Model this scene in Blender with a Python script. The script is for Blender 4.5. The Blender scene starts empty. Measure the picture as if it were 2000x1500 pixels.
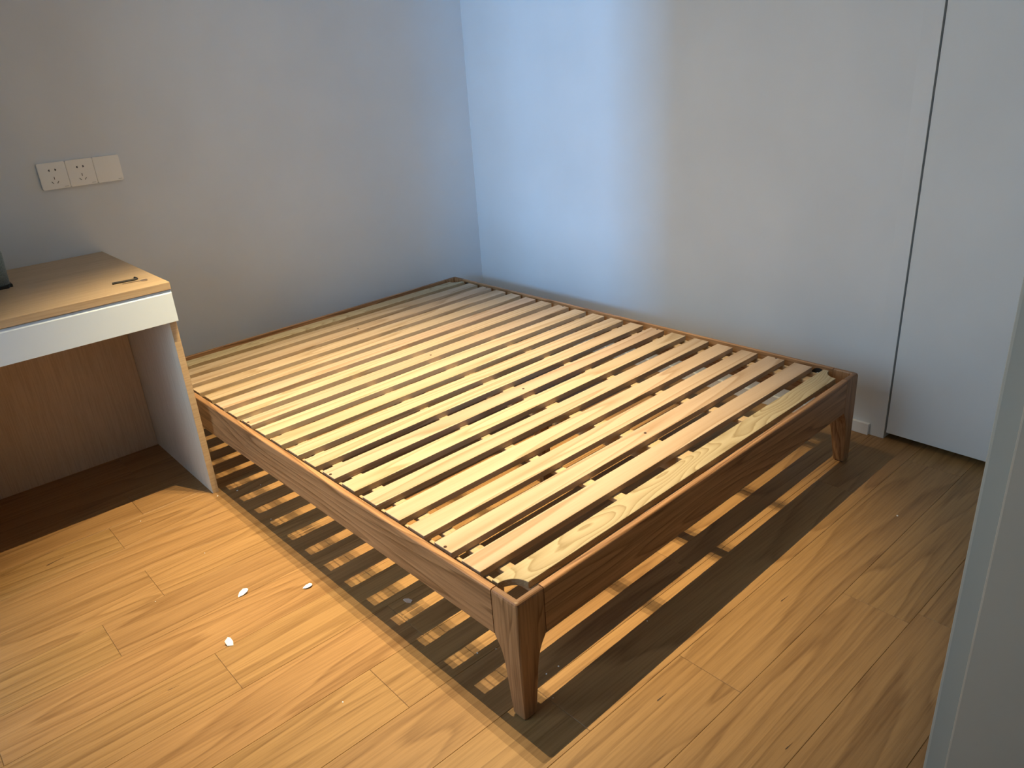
import bpy, bmesh, math, random
from mathutils import Vector, Matrix
random.seed(7)
S = bpy.context.scene
COL = S.collection
R = math.radians

# ------------------------------------------------------------------ camera
CAM_POS = Vector((-2.3991, -2.9855, 1.2659))
F_PX = 1492.44
yaw, pitch, roll = -0.705917, -0.406740, -0.071382
cy, sy, cp, sp = math.cos(yaw), math.sin(yaw), math.cos(pitch), math.sin(pitch)
fwd = Vector((-sy * cp, cy * cp, sp))
rt = Vector((cy, sy, 0))
up = rt.cross(fwd)
cr, sr = math.cos(roll), math.sin(roll)
r2 = rt * cr + up * sr
u2 = up * cr - rt * sr
cam_data = bpy.data.cameras.new('camera')
cam = bpy.data.objects.new('camera', cam_data)
COL.objects.link(cam)
cam_data.sensor_fit = 'HORIZONTAL'
cam_data.sensor_width = 36.0
cam_data.lens = F_PX / 2000 * 36.0
cam_data.clip_start = 0.02
cam.matrix_world = Matrix(((r2.x, u2.x, -fwd.x, CAM_POS.x), (r2.y, u2.y, -fwd.y, CAM_POS.y),
                           (r2.z, u2.z, -fwd.z, CAM_POS.z), (0, 0, 0, 1)))
S.camera = cam

# ------------------------------------------------------------------ world, daylight, exposure
world = bpy.data.worlds.new('overcast_sky')
S.world = world
world.use_nodes = True
wn = world.node_tree.nodes
wn['Background'].inputs[0].default_value = (0.70, 0.855, 1.0, 1)
wl = world.node_tree.links
# sky: dimmer ground and house fronts low down, brightening evenly towards the zenith
w_tc = wn.new('ShaderNodeTexCoord'); w_sep = wn.new('ShaderNodeSeparateXYZ'); w_rp = wn.new('ShaderNodeValToRGB')
wl.new(w_tc.outputs['Generated'], w_sep.inputs[0])
w_mr = wn.new('ShaderNodeMapRange'); w_mr.inputs[1].default_value = -0.25; w_mr.inputs[2].default_value = 1.0
wl.new(w_sep.outputs[2], w_mr.inputs[0]); wl.new(w_mr.outputs[0], w_rp.inputs[0])
e = w_rp.color_ramp.elements
e[0].position = 0.0; e[0].color = (0.22, 0.25, 0.27, 1)
e[1].position = 0.85; e[1].color = (0.70, 0.855, 1.0, 1)
x_ = e.new(0.20); x_.color = (0.50, 0.62, 0.74, 1)
x_ = e.new(0.45); x_.color = (0.58, 0.71, 0.84, 1)
wl.new(w_rp.outputs[0], wn['Background'].inputs[0])
wn['Background'].inputs[1].default_value = 7.6
S.view_settings.view_transform = 'Standard'
S.view_settings.look = 'None'
S.view_settings.gamma = 1.0
S.view_settings.exposure = 0.0
S.view_settings.use_curve_mapping = False

WEST = -2.95          # inner face of the west wall (window wall)
WIN = (-2.28, -1.62, 0.88, 2.35)    # assumed window opening in the west wall: y0, y1, z0, z1
WIN2 = (-1.50, -0.84, 0.05, 2.30)   # assumed glazed balcony door beside it, added for daylight on the left floor
SOUTH = -4.3
LAMP_X = (-1.463, -1.309, -1.166)
LAMP_Y, LAMP_Z = -1.273, 2.6376
LAMP_W = 240.0

def area_light(name, loc, direction, sx, sz, power, color):
    d = bpy.data.lights.new(name, 'AREA')
    d.shape = 'RECTANGLE'; d.size = sx; d.size_y = sz
    d.energy = power; d.color = color
    o = bpy.data.objects.new(name, d)
    COL.objects.link(o)
    o.location = loc
    o.rotation_euler = Vector(direction).to_track_quat('-Z', 'Y').to_euler()
    return o
# added area light for an assumed bright patch of sky, far outside the window
area_light('added_sky_patch', (-6.2, -3.45, 1.75), (1, 0.46, -0.08), 0.32, 0.9, 285.0, (0.22, 0.53, 1.0))
# openings of the assumed windows as light portals for the sky
for w in (WIN, WIN2):
    pl = area_light('window_portal', (WEST - 0.19, (w[0] + w[1]) / 2, (w[2] + w[3]) / 2), (1, 0, 0),
                    w[1] - w[0], w[3] - w[2], 1.0, (1, 1, 1))
    pl.data.cycles.is_portal = True

# ------------------------------------------------------------------ materials
def new_mat(name):
    m = bpy.data.materials.new(name); m.use_nodes = True
    nt = m.node_tree
    b = nt.nodes['Principled BSDF']
    return m, nt, b

def N(nt, typ, **kw):
    n = nt.nodes.new(typ)
    for k, v in kw.items():
        setattr(n, k, v)
    return n

def ramp(nt, fac, stops):
    n = N(nt, 'ShaderNodeValToRGB')
    e = n.color_ramp.elements
    while len(e) > 1: e.remove(e[-1])
    e[0].position = stops[0][0]; e[0].color = (*stops[0][1], 1)
    for p, c in stops[1:]:
        x = e.new(p); x.color = (*c, 1)
    nt.links.new(fac, n.inputs[0])
    return n

def paint(name, col, rough=0.6, bump=0.0, spec=0.3):
    m, nt, b = new_mat(name)
    tc = N(nt, 'ShaderNodeTexCoord')
    no = N(nt, 'ShaderNodeTexNoise'); no.inputs['Scale'].default_value = 3.0; no.inputs['Detail'].default_value = 3
    nt.links.new(tc.outputs['Object'], no.inputs['Vector'])
    c0 = tuple(x * 0.97 for x in col); c1 = tuple(min(1, x * 1.03) for x in col)
    rp = ramp(nt, no.outputs['Fac'], [(0.3, c0), (0.7, c1)])
    nt.links.new(rp.outputs[0], b.inputs['Base Color'])
    b.inputs['Roughness'].default_value = rough
    b.inputs['Specular IOR Level'].default_value = spec
    if bump:
        n2 = N(nt, 'ShaderNodeTexNoise'); n2.inputs['Scale'].default_value = 260; n2.inputs['Detail'].default_value = 2
        nt.links.new(tc.outputs['Object'], n2.inputs['Vector'])
        bp = N(nt, 'ShaderNodeBump'); bp.inputs['Strength'].default_value = bump; bp.inputs['Distance'].default_value = 0.001
        nt.links.new(n2.outputs['Fac'], bp.inputs['Height'])
        nt.links.new(bp.outputs[0], b.inputs['Normal'])
    return m

def wood(name, light, dark, axis='X', figure=7.0, stretch=0.07, fig_amt=0.5, pore_amt=0.35, var=0.18,
         rough=0.45, pore_scale=170.0, spec=0.35, bump=0.15, fig_scale=4.5, hue_var=None, layers=False, band=0.16):
    """Long-grained wood: contour lines of a stretched noise give the figure, fine streaks the pores."""
    m, nt, b = new_mat(name)
    L = nt.links.new
    tc = N(nt, 'ShaderNodeTexCoord')
    oi = N(nt, 'ShaderNodeObjectInfo')
    off = N(nt, 'ShaderNodeVectorMath', operation='MULTIPLY_ADD')
    cmb = N(nt, 'ShaderNodeCombineXYZ')
    L(oi.outputs['Random'], cmb.inputs[0]); L(oi.outputs['Random'], cmb.inputs[1]); L(oi.outputs['Random'], cmb.inputs[2])
    L(cmb.outputs[0], off.inputs[0]); off.inputs[1].default_value = (37.0, 91.0, 53.0)
    L(tc.outputs['Object'], off.inputs[2])
    mp = N(nt, 'ShaderNodeMapping')
    L(off.outputs[0], mp.inputs[0])
    s = {'X': (stretch, 1, 1), 'Y': (1, stretch, 1), 'Z': (1, 1, stretch)}[axis]
    mp.inputs['Scale'].default_value = s
    n1 = N(nt, 'ShaderNodeTexNoise'); n1.inputs['Scale'].default_value = fig_scale; n1.inputs['Detail'].default_value = 2.2
    n1.inputs['Roughness'].default_value = 0.45
    L(mp.outputs[0], n1.inputs['Vector'])
    # wobble
    n3 = N(nt, 'ShaderNodeTexNoise'); n3.inputs['Scale'].default_value = 22; n3.inputs['Detail'].default_value = 3
    L(mp.outputs[0], n3.inputs['Vector'])
    mad = N(nt, 'ShaderNodeMath', operation='MULTIPLY_ADD'); L(n3.outputs['Fac'], mad.inputs[0]); mad.inputs[1].default_value = 0.05
    L(n1.outputs['Fac'], mad.inputs[2])
    mul = N(nt, 'ShaderNodeMath', operation='MULTIPLY'); L(mad.outputs[0], mul.inputs[0]); mul.inputs[1].default_value = figure * 3
    fr = N(nt, 'ShaderNodeMath', operation='FRACT'); L(mul.outputs[0], fr.inputs[0])
    # sharp late-wood line then fade
    rp1 = ramp(nt, fr.outputs[0], [(0.0, (0, 0, 0)), (0.10, (1, 1, 1)), (0.30, (0.45, 0.45, 0.45)), (0.85, (0.06, 0.06, 0.06)), (1.0, (0, 0, 0))])
    # pores
    mp2 = N(nt, 'ShaderNodeMapping'); L(off.outputs[0], mp2.inputs[0])
    s2 = {'X': (0.035, 1, 1), 'Y': (1, 0.035, 1), 'Z': (1, 1, 0.035)}[axis]
    mp2.inputs['Scale'].default_value = s2
    n2 = N(nt, 'ShaderNodeTexNoise'); n2.inputs['Scale'].default_value = pore_scale; n2.inputs['Detail'].default_value = 3
    n2.inputs['Roughness'].default_value = 0.6
    L(mp2.outputs[0], n2.inputs['Vector'])
    rp2 = ramp(nt, n2.outputs['Fac'], [(0.42, (0, 0, 0)), (0.68, (1, 1, 1))])
    # broad tone
    n4 = N(nt, 'ShaderNodeTexNoise'); n4.inputs['Scale'].default_value = 14; n4.inputs['Detail'].default_value = 2
    mp3 = N(nt, 'ShaderNodeMapping'); L(off.outputs[0], mp3.inputs[0])
    mp3.inputs['Scale'].default_value = {'X': (0.06, 1, 1), 'Y': (1, 0.06, 1), 'Z': (1, 1, 0.06)}[axis]
    L(mp3.outputs[0], n4.inputs['Vector'])
    a1 = N(nt, 'ShaderNodeMath', operation='MULTIPLY'); L(rp1.outputs[0], a1.inputs[0]); a1.inputs[1].default_value = fig_amt
    a2 = N(nt, 'ShaderNodeMath', operation='MULTIPLY_ADD'); L(rp2.outputs[0], a2.inputs[0]); a2.inputs[1].default_value = pore_amt
    L(a1.outputs[0], a2.inputs[2])
    a3 = N(nt, 'ShaderNodeMath', operation='MULTIPLY_ADD'); L(n4.outputs['Fac'], a3.inputs[0]); a3.inputs[1].default_value = band * 2
    L(a2.outputs[0], a3.inputs[2])
    a4 = N(nt, 'ShaderNodeMath', operation='SUBTRACT'); L(a3.outputs[0], a4.inputs[0]); a4.inputs[1].default_value = band * 0.7
    a4.use_clamp = True
    mix = N(nt, 'ShaderNodeMix', data_type='RGBA')
    L(a4.outputs[0], mix.inputs[0]); mix.inputs[6].default_value = (*light, 1); mix.inputs[7].default_value = (*dark, 1)
    col = mix.outputs[2]
    if layers:   # plywood: veneers visible on the sawn edge
        ge = N(nt, 'ShaderNodeSeparateXYZ'); L(tc.outputs['Object'], ge.inputs[0])
        w = N(nt, 'ShaderNodeMath', operation='MULTIPLY'); L(ge.outputs[2], w.inputs[0]); w.inputs[1].default_value = 280
        f2 = N(nt, 'ShaderNodeMath', operation='FRACT'); L(w.outputs[0], f2.inputs[0])
        g2 = N(nt, 'ShaderNodeMath', operation='GREATER_THAN'); L(f2.outputs[0], g2.inputs[0]); g2.inputs[1].default_value = 0.5
        gn = N(nt, 'ShaderNodeNewGeometry'); sx = N(nt, 'ShaderNodeSeparateXYZ'); L(gn.outputs['Normal'], sx.inputs[0])
        ab = N(nt, 'ShaderNodeMath', operation='ABSOLUTE'); L(sx.outputs[2], ab.inputs[0])
        lt = N(nt, 'ShaderNodeMath', operation='LESS_THAN'); L(ab.outputs[0], lt.inputs[0]); lt.inputs[1].default_value = 0.5
        mm = N(nt, 'ShaderNodeMath', operation='MULTIPLY'); L(g2.outputs[0], mm.inputs[0]); L(lt.outputs[0], mm.inputs[1])
        mx = N(nt, 'ShaderNodeMix', data_type='RGBA'); L(mm.outputs[0], mx.inputs[0]); L(col, mx.inputs[6])
        mx.inputs[7].default_value = (0.30, 0.20, 0.11, 1)
        col = mx.outputs[2]
    hsv = N(nt, 'ShaderNodeHueSaturation')
    L(col, hsv.inputs['Color'])
    mr = N(nt, 'ShaderNodeMapRange'); L(oi.outputs['Random'], mr.inputs[0])
    mr.inputs[3].default_value = 1 - var; mr.inputs[4].default_value = 1 + var
    L(mr.outputs[0], hsv.inputs['Value'])
    if hue_var:
        m5 = N(nt, 'ShaderNodeMath', operation='MULTIPLY'); L(oi.outputs['Random'], m5.inputs[0]); m5.inputs[1].default_value = 7.31
        m6 = N(nt, 'ShaderNodeMath', operation='FRACT'); L(m5.outputs[0], m6.inputs[0])
        m7 = N(nt, 'ShaderNodeMapRange'); L(m6.outputs[0], m7.inputs[0]); m7.inputs[3].default_value = 0.5 - hue_var; m7.inputs[4].default_value = 0.5 + hue_var
        L(m7.outputs[0], hsv.inputs['Hue'])
    L(hsv.outputs[0], b.inputs['Base Color'])
    b.inputs['Roughness'].default_value = rough
    b.inputs['Specular IOR Level'].default_value = spec
    bp = N(nt, 'ShaderNodeBump'); bp.inputs['Strength'].default_value = bump; bp.inputs['Distance'].default_value = 0.001
    bp.invert = True
    L(a4.outputs[0], bp.inputs['Height']); L(bp.outputs[0], b.inputs['Normal'])
    return m

def plain(name, col, rough=0.4, metal=0.0, spec=0.5):
    m, nt, b = new_mat(name)
    tc = N(nt, 'ShaderNodeTexCoord'); no = N(nt, 'ShaderNodeTexNoise'); no.inputs['Scale'].default_value = 60
    nt.links.new(tc.outputs['Object'], no.inputs['Vector'])
    rp = ramp(nt, no.outputs['Fac'], [(0.3, tuple(x * .94 for x in col)), (0.7, tuple(min(1, x * 1.06) for x in col))])
    nt.links.new(rp.outputs[0], b.inputs['Base Color'])
    b.inputs['Roughness'].default_value = rough; b.inputs['Metallic'].default_value = metal
    b.inputs['Specular IOR Level'].default_value = spec
    return m

M_WALL = paint('wall_paint_grey', (0.70, 0.745, 0.785), 0.65, 0.06)
M_DOOR = paint('panel_paint_grey', (0.68, 0.725, 0.76), 0.5)
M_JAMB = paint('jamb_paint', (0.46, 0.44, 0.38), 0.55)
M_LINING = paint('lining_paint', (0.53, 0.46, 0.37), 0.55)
M_CEIL = paint('ceiling_white', (0.8, 0.8, 0.78), 0.8)
M_BASE = paint('baseboard_white', (0.80, 0.82, 0.84), 0.45)
M_FLOOR = wood('oak_plank', (0.350, 0.208, 0.088), (0.180, 0.095, 0.035), 'X', figure=5.0, stretch=0.075, fig_amt=0.56, pore_amt=0.42,
               var=0.07, rough=0.42, fig_scale=5.0, hue_var=0.003, bump=0.12)
M_SUB = plain('floor_substrate', (0.10, 0.06, 0.03), 0.9)
M_PINE = wood('pine_slat', (0.465, 0.36, 0.262), (0.26, 0.165, 0.080), 'X', figure=5.0, stretch=0.05, fig_amt=0.62, pore_amt=0.12,
              var=0.05, rough=0.5, fig_scale=7.0, hue_var=0.008, bump=0.08, band=0.06)
M_PINE_Y = wood('pine_batten', (0.48, 0.36, 0.235), (0.31, 0.20, 0.09), 'Y', figure=3.0, stretch=0.05, fig_amt=0.4, pore_amt=0.12,
                var=0.08, rough=0.5, fig_scale=9.0, bump=0.08)
M_PLY = wood('plywood_slat', (0.45, 0.38, 0.25), (0.25, 0.185, 0.09), 'X', figure=9.0, stretch=0.22, fig_amt=0.75, pore_amt=0.15,
             var=0.04, rough=0.5, fig_scale=7.0, bump=0.06, layers=True)
M_OAK_X = wood('red_oak_rail_x', (0.42, 0.235, 0.115), (0.17, 0.082, 0.034), 'X', figure=6.5, stretch=0.085, fig_amt=0.7, pore_amt=0.5,
               var=0.05, rough=0.42, fig_scale=6.0)
M_OAK_Y = wood('red_oak_rail_y', (0.42, 0.235, 0.115), (0.17, 0.082, 0.034), 'Y', figure=6.5, stretch=0.085, fig_amt=0.7, pore_amt=0.5,
               var=0.05, rough=0.42, fig_scale=6.0)
M_OAK_Z = wood('red_oak_leg', (0.42, 0.235, 0.115), (0.17, 0.082, 0.034), 'Z', figure=5.5, stretch=0.10, fig_amt=0.65, pore_amt=0.55,
               var=0.05, rough=0.40, fig_scale=9.0)
M_DESK = wood('light_oak_laminate_x', (0.52, 0.385, 0.24), (0.36, 0.245, 0.14), 'X', figure=2.0, stretch=0.03, fig_amt=0.12, pore_amt=0.55,
              var=0.02, rough=0.42, pore_scale=230, bump=0.05)
M_DESK_Z = wood('light_oak_laminate_z', (0.66, 0.54, 0.42), (0.50, 0.38, 0.28), 'Z', figure=2.0, stretch=0.03, fig_amt=0.10, pore_amt=0.60,
                var=0.02, rough=0.45, pore_scale=260, bump=0.05)
M_PANEL = wood('pale_laminate_z', (0.70, 0.67, 0.60), (0.54, 0.50, 0.43), 'Z', figure=2.0, stretch=0.03, fig_amt=0.10, pore_amt=0.60,
                var=0.02, rough=0.45, pore_scale=260, bump=0.05)
M_WHITE_DAYLIT = paint('white_lacquer_daylight_tint', (0.68, 0.78, 0.88), 0.35, spec=0.5)  # blue daylight tint of the white drawer is put into this colour
M_PLATE = paint('socket_plastic', (0.92, 0.92, 0.88), 0.4, spec=0.5)
M_SLOT = plain('slot_dark', (0.12, 0.12, 0.11), 0.6)
M_MARK = plain('mark_grey', (0.38, 0.38, 0.36), 0.6)
M_BLACK = plain('black_steel', (0.012, 0.012, 0.013), 0.45)
M_CHROME = plain('chrome_steel', (0.55, 0.50, 0.46), 0.25, 1.0)
M_ZINC = plain('zinc_bolt', (0.82, 0.82, 0.80), 0.25, 0.3)
M_SCREW = plain('bronzed_screw', (0.10, 0.05, 0.03), 0.35, 0.6)
M_FELT = plain('black_felt', (0.02, 0.02, 0.02), 0.9)
M_PAPER = paint('white_paper', (0.86, 0.86, 0.86), 0.7)
M_CRUMB = plain('white_crumb', (0.9, 0.9, 0.9), 0.6)
M_KNOT = plain('dark_knot', (0.045, 0.022, 0.012), 0.6)
M_SHADOWGAP = plain('recess_dark', (0.012, 0.010, 0.009), 0.9)
M_FRAME = plain('window_frame_grey', (0.25, 0.25, 0.26), 0.5)

def fabric(name, col):
    m, nt, b = new_mat(name)
    tc = N(nt, 'ShaderNodeTexCoord')
    no = N(nt, 'ShaderNodeTexNoise'); no.inputs['Scale'].default_value = 300; no.inputs['Detail'].default_value = 3
    nt.links.new(tc.outputs['Object'], no.inputs['Vector'])
    rp = ramp(nt, no.outputs['Fac'], [(0.3, tuple(x * .7 for x in col)), (0.7, tuple(x * 1.25 for x in col))])
    nt.links.new(rp.outputs[0], b.inputs['Base Color']); b.inputs['Roughness'].default_value = 0.95
    b.inputs['Sheen Weight'].default_value = 0.3
    bp = N(nt, 'ShaderNodeBump'); bp.inputs['Strength'].default_value = 0.5; bp.inputs['Distance'].default_value = 0.002
    nt.links.new(no.outputs['Fac'], bp.inputs['Height']); nt.links.new(bp.outputs[0], b.inputs['Normal'])
    return m
M_BAG = fabric('green_grey_felt', (0.20, 0.25, 0.23))

def glass(name):
    m, nt, b = new_mat(name)
    out = nt.nodes['Material Output']
    tr = N(nt, 'ShaderNodeBsdfTransparent'); tr.inputs[0].default_value = (0.93, 0.96, 0.96, 1)
    gl = N(nt, 'ShaderNodeBsdfGlossy'); gl.inputs['Roughness'].default_value = 0.02
    fr = N(nt, 'ShaderNodeFresnel'); fr.inputs[0].default_value = 1.3
    mx = N(nt, 'ShaderNodeMixShader')
    nt.links.new(fr.outputs[0], mx.inputs[0]); nt.links.new(tr.outputs[0], mx.inputs[1]); nt.links.new(gl.outputs[0], mx.inputs[2])
    nt.links.new(mx.outputs[0], out.inputs[0])
    return m
M_GLASS = glass('window_glass')

def emit(name, col, s):
    m, nt, b = new_mat(name)
    b.inputs['Emission Color'].default_value = (*col, 1); b.inputs['Emission Strength'].default_value = s
    return m
M_LED = emit('led_lens', (1.0, 0.75, 0.5), 6.0)

# ------------------------------------------------------------------ mesh helpers
def link_mesh(name, me, mat, parent=None, loc=(0, 0, 0), rotz=0.0):
    o = bpy.data.objects.new(name, me)
    COL.objects.link(o)
    if mat and not me.materials: me.materials.append(mat)
    o.location = loc; o.rotation_euler = (0, 0, rotz)
    if parent: o.parent = parent
    return o

def to_mesh(bm, name, smooth=False):
    me = bpy.data.meshes.new(name)
    bmesh.ops.recalc_face_normals(bm, faces=bm.faces)
    bm.to_mesh(me); bm.free()
    if smooth:
        for p in me.polygons: p.use_smooth = True
    return me

def add_box(bm, lo, hi):
    r = bmesh.ops.create_cube(bm, size=1)
    for v in r['verts']:
        v.co = Vector([lo[i] + (v.co[i] + .5) * (hi[i] - lo[i]) for i in range(3)])
    return r['verts']

def box_mesh(name, lo, hi, bevel=0.0, seg=2, center=True):
    """Box; when center, vertices are about the box centre (returned) so object coordinates stay local."""
    c = Vector([(a + b) / 2 for a, b in zip(lo, hi)]) if center else Vector((0, 0, 0))
    bm = bmesh.new()
    add_box(bm, Vector(lo) - c, Vector(hi) - c)
    if bevel:
        bmesh.ops.bevel(bm, geom=list(bm.edges), offset=bevel, segments=seg, affect='EDGES', profile=0.5)
    return to_mesh(bm, name), c

def box(name, lo, hi, mat, parent=None, bevel=0.0, seg=2):
    me, c = box_mesh(name, lo, hi, bevel, seg)
    return link_mesh(name, me, mat, parent, c)

def prism(name, pts, z0, z1, bevel=0.0, seg=2):
    bm = bmesh.new()
    vs = [bm.verts.new((x, y, z0)) for x, y in pts]
    f = bm.faces.new(vs)
    r = bmesh.ops.extrude_face_region(bm, geom=[f])
    for g in r['geom']:
        if isinstance(g, bmesh.types.BMVert): g.co.z = z1
    if bevel:
        ed = [e for e in bm.edges if abs(e.verts[0].co.z - e.verts[1].co.z) < 1e-6]
        bmesh.ops.bevel(bm, geom=ed, offset=bevel, segments=seg, affect='EDGES', profile=0.5)
    return to_mesh(bm, name)

def empty(name, loc=(0, 0, 0), rotz=0.0):
    o = bpy.data.objects.new(name, None); COL.objects.link(o)
    o.location = loc; o.rotation_euler = (0, 0, rotz); o.empty_display_size = 0.1
    return o

def tag(o, label, cat, group=None):
    o['label'] = label; o['category'] = cat
    if group: o['group'] = group
    return o

def struct(o):
    o['kind'] = 'structure'; return o

def join_boxes(name, boxes, mat, parent=None):
    bm = bmesh.new()
    for lo, hi in boxes: add_box(bm, lo, hi)
    return link_mesh(name, to_mesh(bm, name), mat, parent)

# ------------------------------------------------------------------ room shell
CEIL = 2.72
struct(box('wall_north', (WEST - 0.2, 0, -0.05), (0.2, 0.15, CEIL + 0.1), M_WALL))
DOOR_Y = -2.073                      # dark gap beside the flush panel
we = join_boxes('wall_east', [((0, -2.018, -0.05), (0.15, 0.0, CEIL)),
                              ((0, SOUTH, 2.42), (0.15, -2.018, CEIL)),
                              ((0.08, SOUTH, -0.05), (0.15, -2.018, 2.42))], M_WALL)
struct(we)
wy0, wy1, wz0, wz1 = WIN
ux0, ux1, uz0, uz1 = WIN2
struct(join_boxes('wall_west', [((WEST - 0.2, SOUTH, -0.05), (WEST, wy0, CEIL)), ((WEST - 0.2, wy1, -0.05), (WEST, ux0, CEIL)),
                                ((WEST - 0.2, ux1, -0.05), (WEST, 0, CEIL)),
                                ((WEST - 0.2, wy0, -0.05), (WEST, wy1, wz0)), ((WEST - 0.2, wy0, wz1), (WEST, wy1, CEIL)),
                                ((WEST - 0.2, ux0, -0.05), (WEST, ux1, uz0)), ((WEST - 0.2, ux0, uz1), (WEST, ux1, CEIL))], M_WALL))
struct(box('wall_south', (WEST - 0.2, SOUTH - 0.15, -0.05), (0.15, SOUTH, CEIL), M_WALL))
struct(box('wall_added_light_blocker', (-4.62, -2.43, -0.05), (-4.40, -1.85, 3.2), M_WALL))  # added unseen slab outside, keeps the sky patch light out of the balcony door
struct(box('ceiling', (WEST - 0.2, SOUTH - 0.15, CEIL), (0.2, 0.15, CEIL + 0.1), M_CEIL))

# assumed windows in the west wall (left of the frame, source of the daylight)
def window(name, w):
    y0, y1, z0, z1 = w
    t = struct(empty(name, (WEST - 0.12, (y0 + y1) / 2, z0)))
    fw = 0.045; ww = y1 - y0; wh = z1 - z0
    join_boxes('window_frame', [((-.03, -ww/2, 0), (.03, -ww/2 + fw, wh)), ((-.03, ww/2 - fw, 0), (.03, ww/2, wh)),
                                ((-.03, -ww/2 + fw, 0), (.03, ww/2 - fw, fw)), ((-.03, -ww/2 + fw, wh - fw), (.03, ww/2 - fw, wh))], M_FRAME, t)
    box('window_pane', (-.004, -ww/2 + fw, fw), (.004, ww/2 - fw, wh - fw), M_GLASS, t)
window('window_assumed_1', WIN)
window('window_assumed_2', WIN2)

# flush panel door in the east wall with its dark gap, jamb strip and shadow recess
struct(box('trim_1', (-0.0006, -2.0705, 0.0), (0.08, -2.018, 2.42), M_WALL))
d1 = struct(empty('door_1', (0, DOOR_Y, 0)))
box('door_leaf', (0.0, -0.74, 0.024), (0.04, -0.0035, 2.405), M_DOOR, d1, bevel=0.0008, seg=1)
box('door_recess', (0.05, -0.74, -0.01), (0.079, 0.0024, 2.41), M_SHADOWGAP, d1)
# near wall end at the right edge of the view, with a painted lining strip
BX, BY = -1.755, -2.822
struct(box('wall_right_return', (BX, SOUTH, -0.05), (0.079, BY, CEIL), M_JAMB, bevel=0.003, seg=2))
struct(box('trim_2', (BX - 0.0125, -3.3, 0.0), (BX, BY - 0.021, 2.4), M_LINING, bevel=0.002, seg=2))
# baseboards
bb = struct(box('baseboard_east', (-0.012, -2.022, 0), (0, 0, 0.041), M_BASE, bevel=0.0012, seg=1))
struct(box('baseboard_north', (-1.70, -0.012, 0), (-0.012, 0, 0.041), M_BASE, bevel=0.0012, seg=1))

# floor: substrate with every plank a part
fl = struct(box('floor', (WEST, SOUTH, -0.06), (0.08, 0.0, -0.0125), M_SUB))
P = 0.1583
row_top = [-0.131 - P * i for i in range(0, 30)]
PL = 1.19
ends = {}   # row index -> x of one end joint, measured in the photograph
def row_of(y): return min(range(len(row_top)), key=lambda i: abs(row_top[i] - P / 2 - y))
for y, x in ((-1.48, -2.037), (-1.636, -1.65), (-2.267, -1.283), (-2.427, -0.838), (-1.0, -2.046), (-0.686, -2.052), (-1.32, -2.48), (-2.11, -1.578)):
    ends[row_of(y)] = x
plank_cache = {}
rows = [(0.0, row_top[0])] + [(row_top[i], row_top[i + 1]) for i in range(len(row_top) - 1)]
rnd = random.Random(3)
for ri, (ya, yb) in enumerate(rows):
    if yb < SOUTH: yb = SOUTH
    if ya - yb < 0.01: continue
    ex = ends.get(ri - 1, -rnd.uniform(0.1, 1.19))
    xs = []
    x = ex
    while x < 0.08: x += PL
    while x > WEST:
        xs.append(x); x -= PL
    xs.append(x)
    for k in range(len(xs) - 1):
        x1, x0 = min(xs[k], 0.078), max(xs[k + 1], WEST)
        if x1 - x0 < 0.02: continue
        lx, ly = round(x1 - x0, 4), round(ya - yb, 4)
        key = (lx, ly)
        if key not in plank_cache:
            g = 0.00028
            bm = bmesh.new(); add_box(bm, (-lx/2 + g, -ly/2 + g, -0.006), (lx/2 - g, ly/2 - g, 0.006))
            top = [e for e in bm.edges if all(v.co.z > 0 for v in e.verts)]
            bmesh.ops.bevel(bm, geom=top, offset=0.0007, segments=1, affect='EDGES')
            plank_cache[key] = to_mesh(bm, 'plank')
        o = link_mesh('plank', plank_cache[key], M_FLOOR, fl)
        o.location = Vector(((x0 + x1) / 2, (ya + yb) / 2, -0.006)) - fl.location
        # long cracks and knots seen in the planks sit in the boards themselves
knots = [((-1.423, -2.236), (-1.392, -2.2375), .0032), ((-0.968, -2.256), (-0.935, -2.2585), .0022), ((-1.347, -2.486), (-1.322, -2.488), .0022),
         ((-2.244, -0.678), (-2.195, -0.668), .0040), ((-2.162, -1.436), (-2.136, -1.438), .0016)]
for (a, b2, w) in knots:
    ax, ay = a; bx, by = b2
    d = Vector((bx - ax, by - ay, 0)); n = Vector((-d.y, d.x, 0)).normalized() * w
    A = Vector((ax, ay, 0)); bm = bmesh.new()
    prof = [(0, .2), (.12, .5), (.3, .42), (.6, .22), (1, .03)]
    v1 = [A + d * t + n * h for t, h in prof]; v2 = [A + d * t - n * h for t, h in reversed(prof)]
    f = bm.faces.new([bm.verts.new((p.x, p.y, 0.00005)) for p in v1 + v2])
    r = bmesh.ops.extrude_face_region(bm, geom=[f])
    for g_ in r['geom']:
        if isinstance(g_, bmesh.types.BMVert): g_.co.z = 0.0003
    kn = link_mesh('knot', to_mesh(bm, 'knot'), M_KNOT, fl)
    kn.location = -fl.location

# ------------------------------------------------------------------ bed frame
BED_X, BED_Y, BED_R = -1.65603, -2.07943, 0.0196
W, L, H = 1.452, 1.962, 0.3008
T = 0.0155
RB = 0.188                           # underside of the rails
ARM = 0.0750
bed = tag(empty('bed_frame', (BED_X, BED_Y, 0), BED_R),
          'low reddish oak double bed frame with pale pine slats and no mattress', 'bed')
ZT = 0.2990; ST = 0.017; SL = 0.0238; SR = 1.4176; SW = 0.0602; PITCH = 0.09546; Y0 = 1.8497

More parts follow.
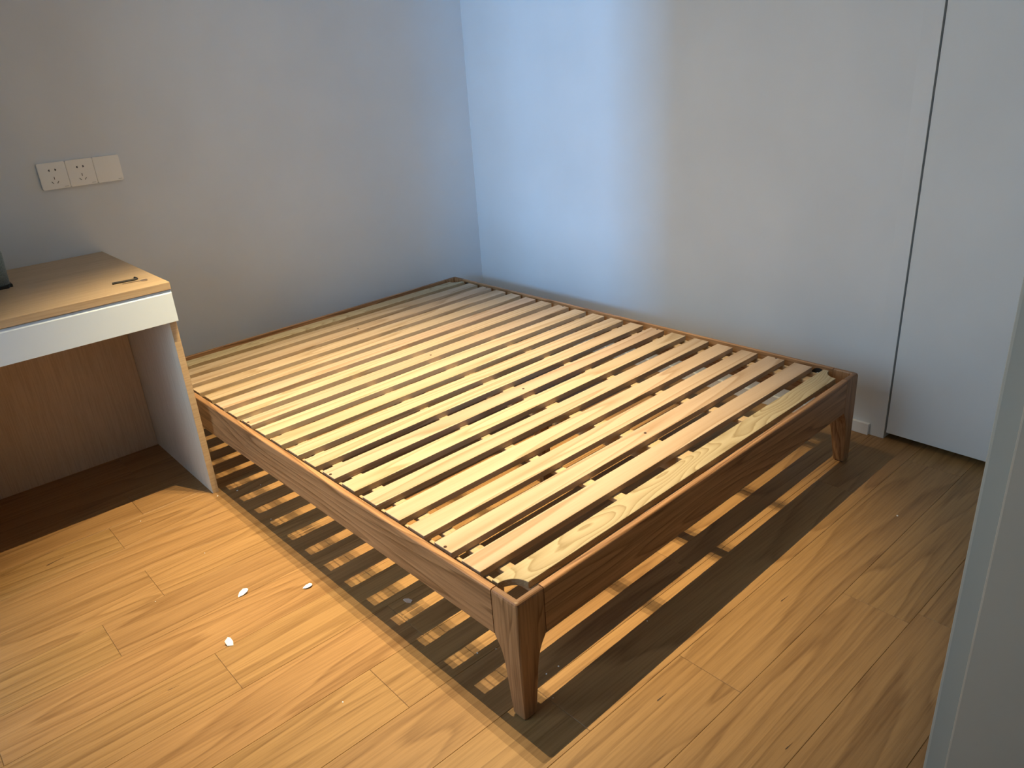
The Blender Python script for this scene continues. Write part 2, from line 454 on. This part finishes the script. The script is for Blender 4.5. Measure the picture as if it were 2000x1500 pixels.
def rail_mesh(name, length, thick, z0, z1, rad=0.0055):
    """Rail along X, outer face at y=0, inner at y=thick, long edges rounded outside."""
    prof = []
    def arc(cx, cz, a0, a1, r):
        for k in range(5):
            a = R(a0 + (a1 - a0) * k / 4); prof.append((cx + r * math.cos(a), cz + r * math.sin(a)))
    arc(rad, z1 - rad, 180, 90, rad)
    arc(thick - 0.002, z1 - 0.002, 90, 0, 0.002)
    prof.append((thick, z0)); 
    arc(0.003, z0 + 0.003, 270, 180, 0.003)
    bm = bmesh.new()
    zc = (z0 + z1) / 2
    a = [bm.verts.new((-length / 2, y, z - zc)) for y, z in prof]
    b = [bm.verts.new((length / 2, y, z - zc)) for y, z in prof]
    n = len(prof)
    for i in range(n): bm.faces.new((a[i], a[(i + 1) % n], b[(i + 1) % n], b[i]))
    bm.faces.new(a); bm.faces.new(list(reversed(b)))
    me = to_mesh(bm, name)
    return me, zc

gap = 0.0006
def put_rail(name, mat, horizontal, origin, flip):
    ln = (W if horizontal else L) - 2 * (ARM + gap)
    me, zc = rail_mesh(name, ln, T if not horizontal else T + .001, RB, H - 0.0004)
    if not horizontal:   # turn to run along Y so that object coordinates follow the wood grain
        me.transform(Matrix.Rotation(R(-90), 4, 'Z') if not flip else Matrix.Rotation(R(90), 4, 'Z'))
    elif flip:
        me.transform(Matrix.Rotation(R(180), 4, 'Z'))
    o = link_mesh(name, me, mat, bed, (origin[0], origin[1], zc))
    return o
put_rail('end_rail', M_OAK_X, True, (W / 2, 0.0), False)
put_rail('end_rail', M_OAK_X, True, (W / 2, L), True)
put_rail('side_rail', M_OAK_Y, False, (0.0, L / 2), False)
put_rail('side_rail', M_OAK_Y, False, (W, L / 2), True)

def leg_mesh():
    levels = [(0.003, .0335, .0330), (0.008, .0350, .0345), (0.06, .0415, .041), (0.115, .0478, .0472), (0.140, .0520, .0514), (0.158, .0575, .0569),
              (0.170, .0635, .0629), (0.180, .0700, .0694), (0.187, .0744, .0738), (0.1885, ARM, T), (0.240, ARM, T), (0.2925, ARM, T), (0.2975, ARM - .0004, T - .0003),
              (0.2998, ARM - .0015, T - .0012), (H + .0004, ARM - .004, T - .003)]
    insets = [0.0015] + [0] * 11 + [0.0012, 0.003, 0.0058]
    bm = bmesh.new(); rings = []
    rad = 0.0065
    for (z, a, t), ins in zip(levels, insets):
        pts = []
        o = ins
        rr = 0.002
        pts.append((o, a - rr)); 
        for k in range(6):
            an = R(180 + 90 * k / 5); pts.append((o + rad + rad * math.cos(an), o + rad + rad * math.sin(an)))
        pts.append((a - rr, o)); pts.append((a, o + rr * .6)); pts.append((a, t)); pts.append((t, t)); pts.append((t, a)); pts.append((o + rr * .6, a))
        rings.append([bm.verts.new((x, y, z)) for x, y in pts])
    n = len(rings[0])
    for r0, r1 in zip(rings, rings[1:]):
        for i in range(n): bm.faces.new((r0[i], r0[(i + 1) % n], r1[(i + 1) % n], r1[i]))
    bm.faces.new(list(reversed(rings[0]))); bm.faces.new(rings[-1])
    bmesh.ops.triangulate(bm, faces=[f for f in bm.faces if len(f.verts) > 4])
    return to_mesh(bm, 'leg')
M_END = plain('oak_end_grain', (0.20, 0.105, 0.052), 0.5)
leg0 = leg_mesh()
leg0.materials.append(M_OAK_Z); leg0.materials.append(M_END)
for p_ in leg0.polygons:
    if p_.center.z > 0.2985 and p_.normal.z > 0.5: p_.material_index = 1
pad0, _ = box_mesh('foot_pad', (0.004, 0.004, 0), (0.031, 0.031, 0.0032), 0, center=False)
for sx, sy, lx, ly in ((1, 1, 0, 0), (-1, 1, W, 0), (1, -1, 0, L), (-1, -1, W, L)):
    me = leg0.copy(); me.transform(Matrix.Diagonal((sx, sy, 1, 1)))
    if sx * sy < 0: me.flip_normals()
    lg = link_mesh('leg', me, M_OAK_Z, bed, (lx, ly, 0))
    pm = pad0.copy(); pm.transform(Matrix.Diagonal((sx, sy, 1, 1)))
    if sx * sy < 0: pm.flip_normals()
    link_mesh('foot_pad', pm, M_FELT, lg)

# slats: 18 pine ones and two plywood end slats with notched corners
slat_me, _ = box_mesh('slat', (SL, 0, ZT - ST), (SR, SW, ZT), 0.0012, 2)
scx, scy, scz = (SL + SR) / 2, SW / 2, ZT - ST / 2
def notched():
    lx = (SR - SL) / 2; ly = SW / 2; r = 0.0425
    pts = [(-lx, ly), (-lx, -ly + r)]
    for k in range(1, 10):
        a = R(90 - 90 * k / 9); pts.append((-lx + r * math.cos(a) * 1.02, -ly + r * math.sin(a)))
    for k in range(0, 9):
        a = R(180 - 90 * k / 9); pts.append((lx + r * math.cos(a) * 1.02, -ly + r * math.sin(a)))
    pts += [(lx, -ly + r), (lx, ly)]
    return prism('slat', pts, -ST / 2, ST / 2, 0.0008, 1)
ply_me = notched()
screw_bm = bmesh.new()
bmesh.ops.create_cone(screw_bm, cap_ends=True, segments=14, radius1=0.0042, radius2=0.0036, depth=0.0012)
screw_me = to_mesh(screw_bm, 'screw')
rs = random.Random(11)
for i in range(20):
    y = Y0 - PITCH * i + SW / 2
    if i in (0, 19):
        o = link_mesh('slat', ply_me, M_PLY, bed, (scx, y, scz), math.pi if i == 0 else 0.0)
        o['label'] = 'plywood end slat with quarter-round notches at two corners'
    else:
        o = link_mesh('slat', slat_me, M_PINE, bed, (scx + rs.uniform(-.0012, .0012), y + rs.uniform(-.0009, .0009), scz), rs.uniform(-.0006, .0006))
    if i in (2, 7, 12, 17):
        for hx in (0.0292, 0.7245, 1.4125):
            link_mesh('screw', screw_me, M_SCREW, o, (hx - scx, 0.2465 - (Y0 - PITCH * 17 + SW / 2) + 0.008, ST / 2 + 0.0002))

# battens tying five slats into a module, four modules
BZ0, BZ1 = ZT - ST - 0.0125, ZT - ST - 0.0002
bat_me, _ = box_mesh('batten', (0, -0.2368, BZ0), (0.0315, 0.2368, BZ1), 0.0022, 2)
for m in range(4):
    yc = Y0 - PITCH * (5 * m + 2) + SW / 2
    for bx in (0.0718, 0.4385, 0.9815, 1.3465):
        link_mesh('batten', bat_me, M_PINE_Y, bed, (bx + .01575, yc, (BZ0 + BZ1) / 2))
# side ledges, centre beam and its support legs
for lx in (0.0341, 1.4097):
    box('ledge', (lx, 0.082, 0.252), (lx + 0.0082, L - 0.082, BZ1), M_PINE_Y, bed, bevel=0.001, seg=1)
for lx in (T + 0.0004, W - T - 0.0184):
    box('ledge_bracket', (lx, 0.082, 0.258), (lx + 0.0180, L - 0.082, 0.266), M_BLACK, bed)
box('centre_beam', (0.6965, 0.018, 0.232), (0.7445, L - 0.018, BZ1), M_PINE_Y, bed, bevel=0.001, seg=1)
for sy_ in (0.655, 1.305):
    box('support_leg', (0.7205 - 0.019, sy_ - 0.016, 0.0), (0.7205 + 0.019, sy_ + 0.016, 0.232), M_OAK_Z, bed, bevel=0.002, seg=1)
# round black corner bracket with a bolt at the head of the right rail, as seen past the notched slat
def disc(name, rad, depth, seg=20):
    bm = bmesh.new(); bmesh.ops.create_cone(bm, cap_ends=True, segments=seg, radius1=rad, radius2=rad * .96, depth=depth)
    me = to_mesh(bm, name); me.transform(Matrix.Rotation(R(90), 4, 'Y')); return me
br_me = disc('corner_bracket', 0.025, 0.004); bolt_me = disc('bolt', 0.0045, 0.004, 12)
for (bx, by, s) in ((W - T - 0.0025, 0.118, -1), (T + 0.0025, 0.118, 1), (W - T - 0.0025, L - 0.118, -1), (T + 0.0025, L - 0.118, 1)):
    b_ = link_mesh('corner_bracket', br_me, M_BLACK, bed, (bx, by, 0.268))
    link_mesh('bolt', bolt_me, M_ZINC, b_, (s * 0.003, 0.002, 0.006))

# ------------------------------------------------------------------ desk
DX, DF, DH = -1.7155, -0.6727, 0.7199
DW = -2.412
desk = tag(empty('desk', ((DX + DW) / 2, DF / 2, 0)), 'light oak laminate desk with a white drawer against the back wall', 'desk')
dl = desk.location
def dbox(name, lo, hi, mat, bevel=0.0012, seg=2, parent=desk):
    me, c = box_mesh(name, lo, hi, bevel, seg)
    return link_mesh(name, me, mat, parent, c - dl)
dbox('desktop', (DW, DF, DH - 0.0220), (DX, -0.0015, DH), M_DESK, 0.0008)
dbox('side_panel', (DX - 0.0225, DF + 0.0214, 0.0), (DX - 0.003, -0.0135, DH - 0.0222), M_PANEL, 0.0004, 1)
sp_ = bpy.data.objects['side_panel']
me, c = box_mesh('edge_band', (DX - 0.0225, DF + 0.0204, 0.0), (DX - 0.003, DF + 0.0214, DH - 0.0222), 0, 1)
link_mesh('edge_band', me, M_DESK, sp_, c - dl - sp_.location)
dbox('side_panel', (DW + 0.001, DF + 0.0205, 0.0), (DW + 0.0205, -0.0015, DH - 0.0222), M_DESK_Z, 0.0006, 1)
dbox('back_panel', (DW + 0.021, -0.1250, 0.0), (DX - 0.0232, -0.1090, DH - 0.0222), M_DESK_Z, 0.0006, 1)
dbox('drawer_box', (DW + 0.022, DF + 0.021, 0.612), (DX - 0.0240, -0.127, DH - 0.026), M_DESK_Z, 0, 1)
# drawer front: face with a chamfered finger pull along its upper edge
bm = bmesh.new()
prof = [(DF + 0.0190, DH - 0.0245), (DF + 0.0065, DH - 0.0245), (DF + 0.0008, DH - 0.0335), (DF + 0.0004, 0.6010), (DF + 0.0012, 0.6000), (DF + 0.0190, 0.6000)]
x0, x1 = DW + 0.001, DX - 0.0012
a = [bm.verts.new((x0, y, z)) for y, z in prof]; b = [bm.verts.new((x1, y, z)) for y, z in prof]
n = len(prof)
for i in range(n): bm.faces.new((a[i], a[(i + 1) % n], b[(i + 1) % n], b[i]))
bm.faces.new(a); bm.faces.new(list(reversed(b)))
me = to_mesh(bm, 'drawer_front'); me.transform(Matrix.Translation(-dl))
o = link_mesh('drawer_front', me, M_WHITE_DAYLIT, desk); o['label'] = 'white drawer front with a bevelled upper edge'

# added unseen cabinet left of the desk, keeps window light off the back wall
cab = tag(empty('added_tall_cabinet', (-2.68, -0.40, 0)), 'added unseen tall white cabinet at the left end of the desk, shades the back wall', 'cabinet')
cl_ = cab.location
def cbox(name, lo, hi, mat, bevel=0.0):
    me, c = box_mesh(name, lo, hi, bevel, 1); return link_mesh(name, me, mat, cab, c - cl_)
cbox('body', (WEST + 0.004, -0.745, 0.0), (-2.416, -0.0015, 2.25), M_WHITE_DAYLIT)
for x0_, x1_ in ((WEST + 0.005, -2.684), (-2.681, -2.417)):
    cbox('door', (x0_, -0.765, 0.08), (x1_, -0.7455, 2.248), M_WHITE_DAYLIT, 0.001)
# ------------------------------------------------------------------ things on the desk
# hex key: long arm lying, short arm bent back
def tube(name, pts, rad, seg=6):
    bm = bmesh.new(); rings = []
    for i, p in enumerate(pts):
        p = Vector(p)
        d = (Vector(pts[min(i + 1, len(pts) - 1)]) - Vector(pts[max(i - 1, 0)])).normalized()
        s_ = d.cross(Vector((0, 0, 1))); s_ = s_.normalized() if s_.length > 1e-4 else Vector((1, 0, 0))
        t_ = s_.cross(d)
        rings.append([bm.verts.new(p + (s_ * math.cos(2 * math.pi * k / seg) + t_ * math.sin(2 * math.pi * k / seg)) * rad) for k in range(seg)])
    for r0, r1 in zip(rings, rings[1:]):
        for k in range(seg): bm.faces.new((r0[k], r0[(k + 1) % seg], r1[(k + 1) % seg], r1[k]))
    bm.faces.new(list(reversed(rings[0]))); bm.faces.new(rings[-1])
    return to_mesh(bm, name)
kr = 0.0034
zc = DH + kr * 0.87
kp = [(-1.8385, -0.5480, zc), (-1.7800, -0.5570, zc), (-1.7735, -0.5570, zc), (-1.7695, -0.5535, zc), (-1.7685, -0.5480, zc), (-1.7700, -0.5330, zc)]
c = Vector((-1.80, -0.55, DH))
me = tube('hex_key', kp, kr); me.transform(Matrix.Translation(-c))
tag(link_mesh('hex_key', me, M_BLACK, None, c), 'black bent hex key lying on the desktop near its right corner', 'hex key')
# open-ended spanner, thin stamped steel
p0, p1 = Vector((-1.817, -0.5725, 0)), Vector((-1.768, -0.5835, 0))
d = (p1 - p0).normalized(); nrm = Vector((-d.y, d.x, 0))
ln = (p1 - p0).length
out = [(0, -.0025), (ln, -.0026)]
for k in range(0, 10):      # outer jaw
    an = R(200 + 130 * k / 9); out.append((ln + .0095 + .0105 * math.cos(an), .0105 * math.sin(an)))
inn = []
for k in range(0, 9):
    an = R(-38 - 284 * k / 8); inn.append((ln + .0095 + .0058 * math.cos(an), .0058 * math.sin(an)))
upp = []
for k in range(0, 10):
    an = R(30 + 130 * k / 9); upp.append((ln + .0095 + .0105 * math.cos(an), .0105 * math.sin(an)))
poly = out + inn + upp + [(ln, .0026), (0, .0025)]
pts = [((p0 + d * u + nrm * v).x, (p0 + d * u + nrm * v).y) for u, v in poly]
c = Vector((p0 + p1) / 2); c.z = DH
me = prism('spanner', [(x - c.x, y - c.y) for x, y in pts], 0.0002, 0.0022)
tag(link_mesh('spanner', me, M_CHROME, None, c), 'small shiny steel open-ended spanner lying beside the black hex key', 'spanner')
# felt bag at the left edge
bag = tag(empty('fabric_bag', (-2.20, -0.17, DH)), 'grey-green felt bag with a black base on the left of the desk', 'bag')
bm = bmesh.new(); add_box(bm, (-.145, -.125, 0.009), (.150, .125, .135))
bmesh.ops.bevel(bm, geom=[e for e in bm.edges if e.verts[0].co.z > .05 or e.verts[1].co.z > .05], offset=.035, segments=5, affect='EDGES', profile=.5)
for v in bm.verts:
    t = (v.co.z - .01) / .125
    v.co.x *= 1.0 + .035 * math.sin(t * math.pi); v.co.y *= 1.0 + .02 * math.sin(t * math.pi)
me = to_mesh(bm, 'body', True)
link_mesh('body', me, M_BAG, bag)
bm = bmesh.new(); add_box(bm, (-.148, -.128, 0), (.152, .128, .0088))
bmesh.ops.bevel(bm, geom=[e for e in bm.edges if abs(e.verts[0].co.z - e.verts[1].co.z) > .005], offset=.012, segments=3, affect='EDGES')
link_mesh('base', to_mesh(bm, 'base'), M_BLACK, bag)

# ------------------------------------------------------------------ wall sockets
PX, PZ, PS = -1.84114, 1.03669, 0.086
def plate_mesh():
    bm = bmesh.new(); s_ = PS / 2 - 0.0003
    add_box(bm, (-s_, -0.0085, -s_), (s_, -0.0001, s_))
    bmesh.ops.bevel(bm, geom=[e for e in bm.edges if abs(e.verts[0].co.y - e.verts[1].co.y) > .004], offset=.0025, segments=3, affect='EDGES')
    bmesh.ops.bevel(bm, geom=[e for e in bm.edges if all(v.co.y < -.008 for v in e.verts)], offset=.0010, segments=2, affect='EDGES')
    return to_mesh(bm, 'faceplate')
plate_me = plate_mesh()
def slot_mesh(w, h, ang):
    bm = bmesh.new(); add_box(bm, (-w / 2, -.00025, -h / 2), (w / 2, .0006, h / 2))
    me = to_mesh(bm, 'socket_slot'); me.transform(Matrix.Rotation(R(ang), 4, 'Y')); return me
sl_a = slot_mesh(.0022, .0085, 0); sl_l = slot_mesh(.0020, .0090, -38); sl_r = slot_mesh(.0020, .0090, 38)
def combo(sgn):     # flat pin and round pin entry joined, as on two-pin outlets
    bm = bmesh.new()
    add_box(bm, (-.0011, -.00025, -.0036), (.0011, .0006, .0036))
    pts = [(sgn * .0011, -.0026)] + [(sgn * (.0011 + .0030 * math.cos(R(t))), .0030 * math.sin(R(t))) for t in range(-60, 61, 20)] + [(sgn * .0011, .0026)]
    f = bm.faces.new([bm.verts.new((x, -.00025, z)) for x, z in pts])
    return to_mesh(bm, 'socket_slot')
co_l, co_r = combo(-1), combo(1)
mark = slot_mesh(.0125, .0012, 0)
def socket(k, label, with_slots):
    t = empty('wall_socket' if with_slots else 'blank_plate', (PX + PS * (k + .5), 0, PZ - PS / 2))
    tag(t, label, 'socket' if with_slots else 'wall plate')
    link_mesh('faceplate', plate_me, M_PLATE, t)
    if with_slots:
        for me, x, z in ((co_l, -.0085, .0185), (co_r, .0085, .0185), (sl_a, .0, -.0075), (sl_l, -.0082, -.0215), (sl_r, .0082, -.0215)):
            link_mesh('socket_slot', me, M_SLOT, t, (x, -.0085, z))
    link_mesh('print_mark', mark, M_MARK, t, (.031, -.0084, -.0375))
socket(0, 'leftmost white five-hole wall socket, at the outer end of the plate row', True)
socket(1, 'middle white five-hole wall socket, between the other socket and the blank plate', True)
socket(2, 'blank white wall plate at the right end of the socket row', False)

# ------------------------------------------------------------------ scraps on the floor
def scrap(x, y, rot, tilt, w, l, kind, label):
    """A torn curled chip of white sheet, one round end, thin but solid."""
    bm = bmesh.new()
    if kind == 'petal':
        pts = [(-l * .5, -w * .10), (-l * .2, -w * .42), (l * .2, -w * .5), (l * .45, -w * .25), (l * .5, w * .08), (l * .3, w * .42), (-l * .1, w * .38), (-l * .42, w * .1)]
    else:
        pts = [(-l * .5, -w * .45), (-l * .1, -w * .5), (l * .35, -w * .25), (l * .5, w * .05), (l * .1, w * .5), (-l * .35, w * .25)]
    f = bm.faces.new([bm.verts.new((px, py, 0)) for px, py in pts])
    bmesh.ops.poke(bm, faces=[f])
    r = bmesh.ops.extrude_face_region(bm, geom=list(bm.faces))
    for g_ in r['geom']:
        if isinstance(g_, bmesh.types.BMVert): g_.co.z = 0.0012
    for v in bm.verts: v.co.z += (v.co.x / l + .5) * l * math.tan(R(tilt)) + (v.co.y / w) ** 2 * 0.006
    mn = min(v.co.z for v in bm.verts)
    for v in bm.verts: v.co.z += 0.0003 - mn
    o = link_mesh('paper_scrap', to_mesh(bm, 'paper_scrap'), M_PAPER, None, (x, y, 0), R(rot))
    tag(o, label, 'paper scrap', 'white paper scraps on the floor')
scrap(-1.998, -1.392, 70, 30, .019, .022, 'tri', 'pointed white paper scrap tilted up, the frontmost scrap on the open floor')
scrap(-1.892, -1.230, 20, 6, .022, .034, 'petal', 'oval petal-shaped white paper scrap lying flat on the open floor left of the bed')
scrap(-1.757, -1.335, -20, 8, .018, .026, 'petal', 'small rounded white paper scrap between the oval scrap and the bed shadow')
scrap(-1.607, -1.586, 140, 28, .017, .022, 'tri', 'bluish white curled paper scrap in the striped shadow beside the bed rail')
crumb_bm = bmesh.new(); bmesh.ops.create_icosphere(crumb_bm, subdivisions=1, radius=0.0019)
for v in crumb_bm.verts: v.co.z = v.co.z * .6 + .0012; v.co.x *= 1.2
crumb = to_mesh(crumb_bm, 'crumb')
for k, (x, y, s_, lab) in enumerate([
        (-1.675, -0.699, 1.5, 'larger white speck in the striped shadow close to the foot of the desk panel'),
        (-1.604, -0.723, .9, 'small white speck in the striped shadow, nearest under the bed rail beside the desk'),
        (-1.675, -0.948, .8, 'white speck in the dark shadow band below the middle of the left bed rail'),
        (-1.735, -0.682, 1.3, 'white speck touching the front foot of the desk side panel'),
        (-1.497, -2.018, 1.0, 'white speck just right of the near bed leg, the right one of a pair'),
        (-1.532, -2.015, 1.0, 'white speck just right of the near bed leg, the left one of a pair'),
        (-1.598, -1.854, 1.1, 'white speck on the edge of a lit stripe left of the near bed leg'),
        (-1.559, -1.875, .8, 'white speck in the dark band touching the left side of the near bed leg'),
        (-1.245, -2.067, .8, 'white speck in the wide shadow in front of the end rail'),
        (-1.570, -2.074, .6, 'tiny speck in the shadow at the base of the near bed leg'),
        (-0.425, -2.300, 1.4, 'white speck on the open floor in front of the grey door panel'),
        (-1.897, -1.756, 1.0, 'white speck on the lit floor left of the near bed leg, clear of the shadow'),
        (-1.968, -0.643, .9, 'white speck on the lit floor just below the shadow of the desk'),
        (-2.072, -1.088, .7, 'white speck on the lit floor left of the oval paper scrap'),
        (-1.892, -0.969, .8, 'white speck on the lit floor between the desk and the oval paper scrap')]):
    o = link_mesh('crumb', crumb, M_CRUMB, None, (x, y, 0), k * 1.3); o.scale = (s_, s_, s_)
    tag(o, lab, 'crumb', 'white specks of debris on the floor')

# ------------------------------------------------------------------ assumed ceiling lamp (above the frame): three LED spots in a row
lamp = tag(empty('assumed_ceiling_spotlight', (LAMP_X[1], LAMP_Y, CEIL)), 'assumed black linear ceiling spotlight with three warm lenses above the bed, out of view', 'lamp')
link_mesh('housing', box_mesh('housing', (-.21, -.02, -.07), (.21, .02, -.0005), .003)[0], M_BLACK, lamp, (0, 0, -.03525))
bm = bmesh.new(); bmesh.ops.create_cone(bm, cap_ends=True, segments=20, radius1=.014, radius2=.014, depth=.003); lens_me = to_mesh(bm, 'lens')
for x in LAMP_X:
    link_mesh('lens', lens_me, M_LED, lamp, (x - LAMP_X[1], 0, -.0722))
    sd = bpy.data.lights.new('led_spot', 'SPOT'); sd.energy = LAMP_W; sd.color = (1.0, 0.76, 0.40)
    sd.spot_size = R(61); sd.spot_blend = 0.92; sd.shadow_soft_size = 0.0025
    so = bpy.data.objects.new('led_spot', sd); COL.objects.link(so)
    so.location = (x, LAMP_Y, LAMP_Z)
    # added weak wide spot, stands for spill of the same LED outside its beam
    sp = bpy.data.lights.new('added_led_spill', 'SPOT'); sp.energy = LAMP_W * 0.018; sp.color = (1.0, 0.80, 0.52)
    sp.spot_size = R(128); sp.spot_blend = 0.8; sp.shadow_soft_size = 0.0025
    po = bpy.data.objects.new('added_led_spill', sp); COL.objects.link(po)
    po.location = (x, LAMP_Y, LAMP_Z)
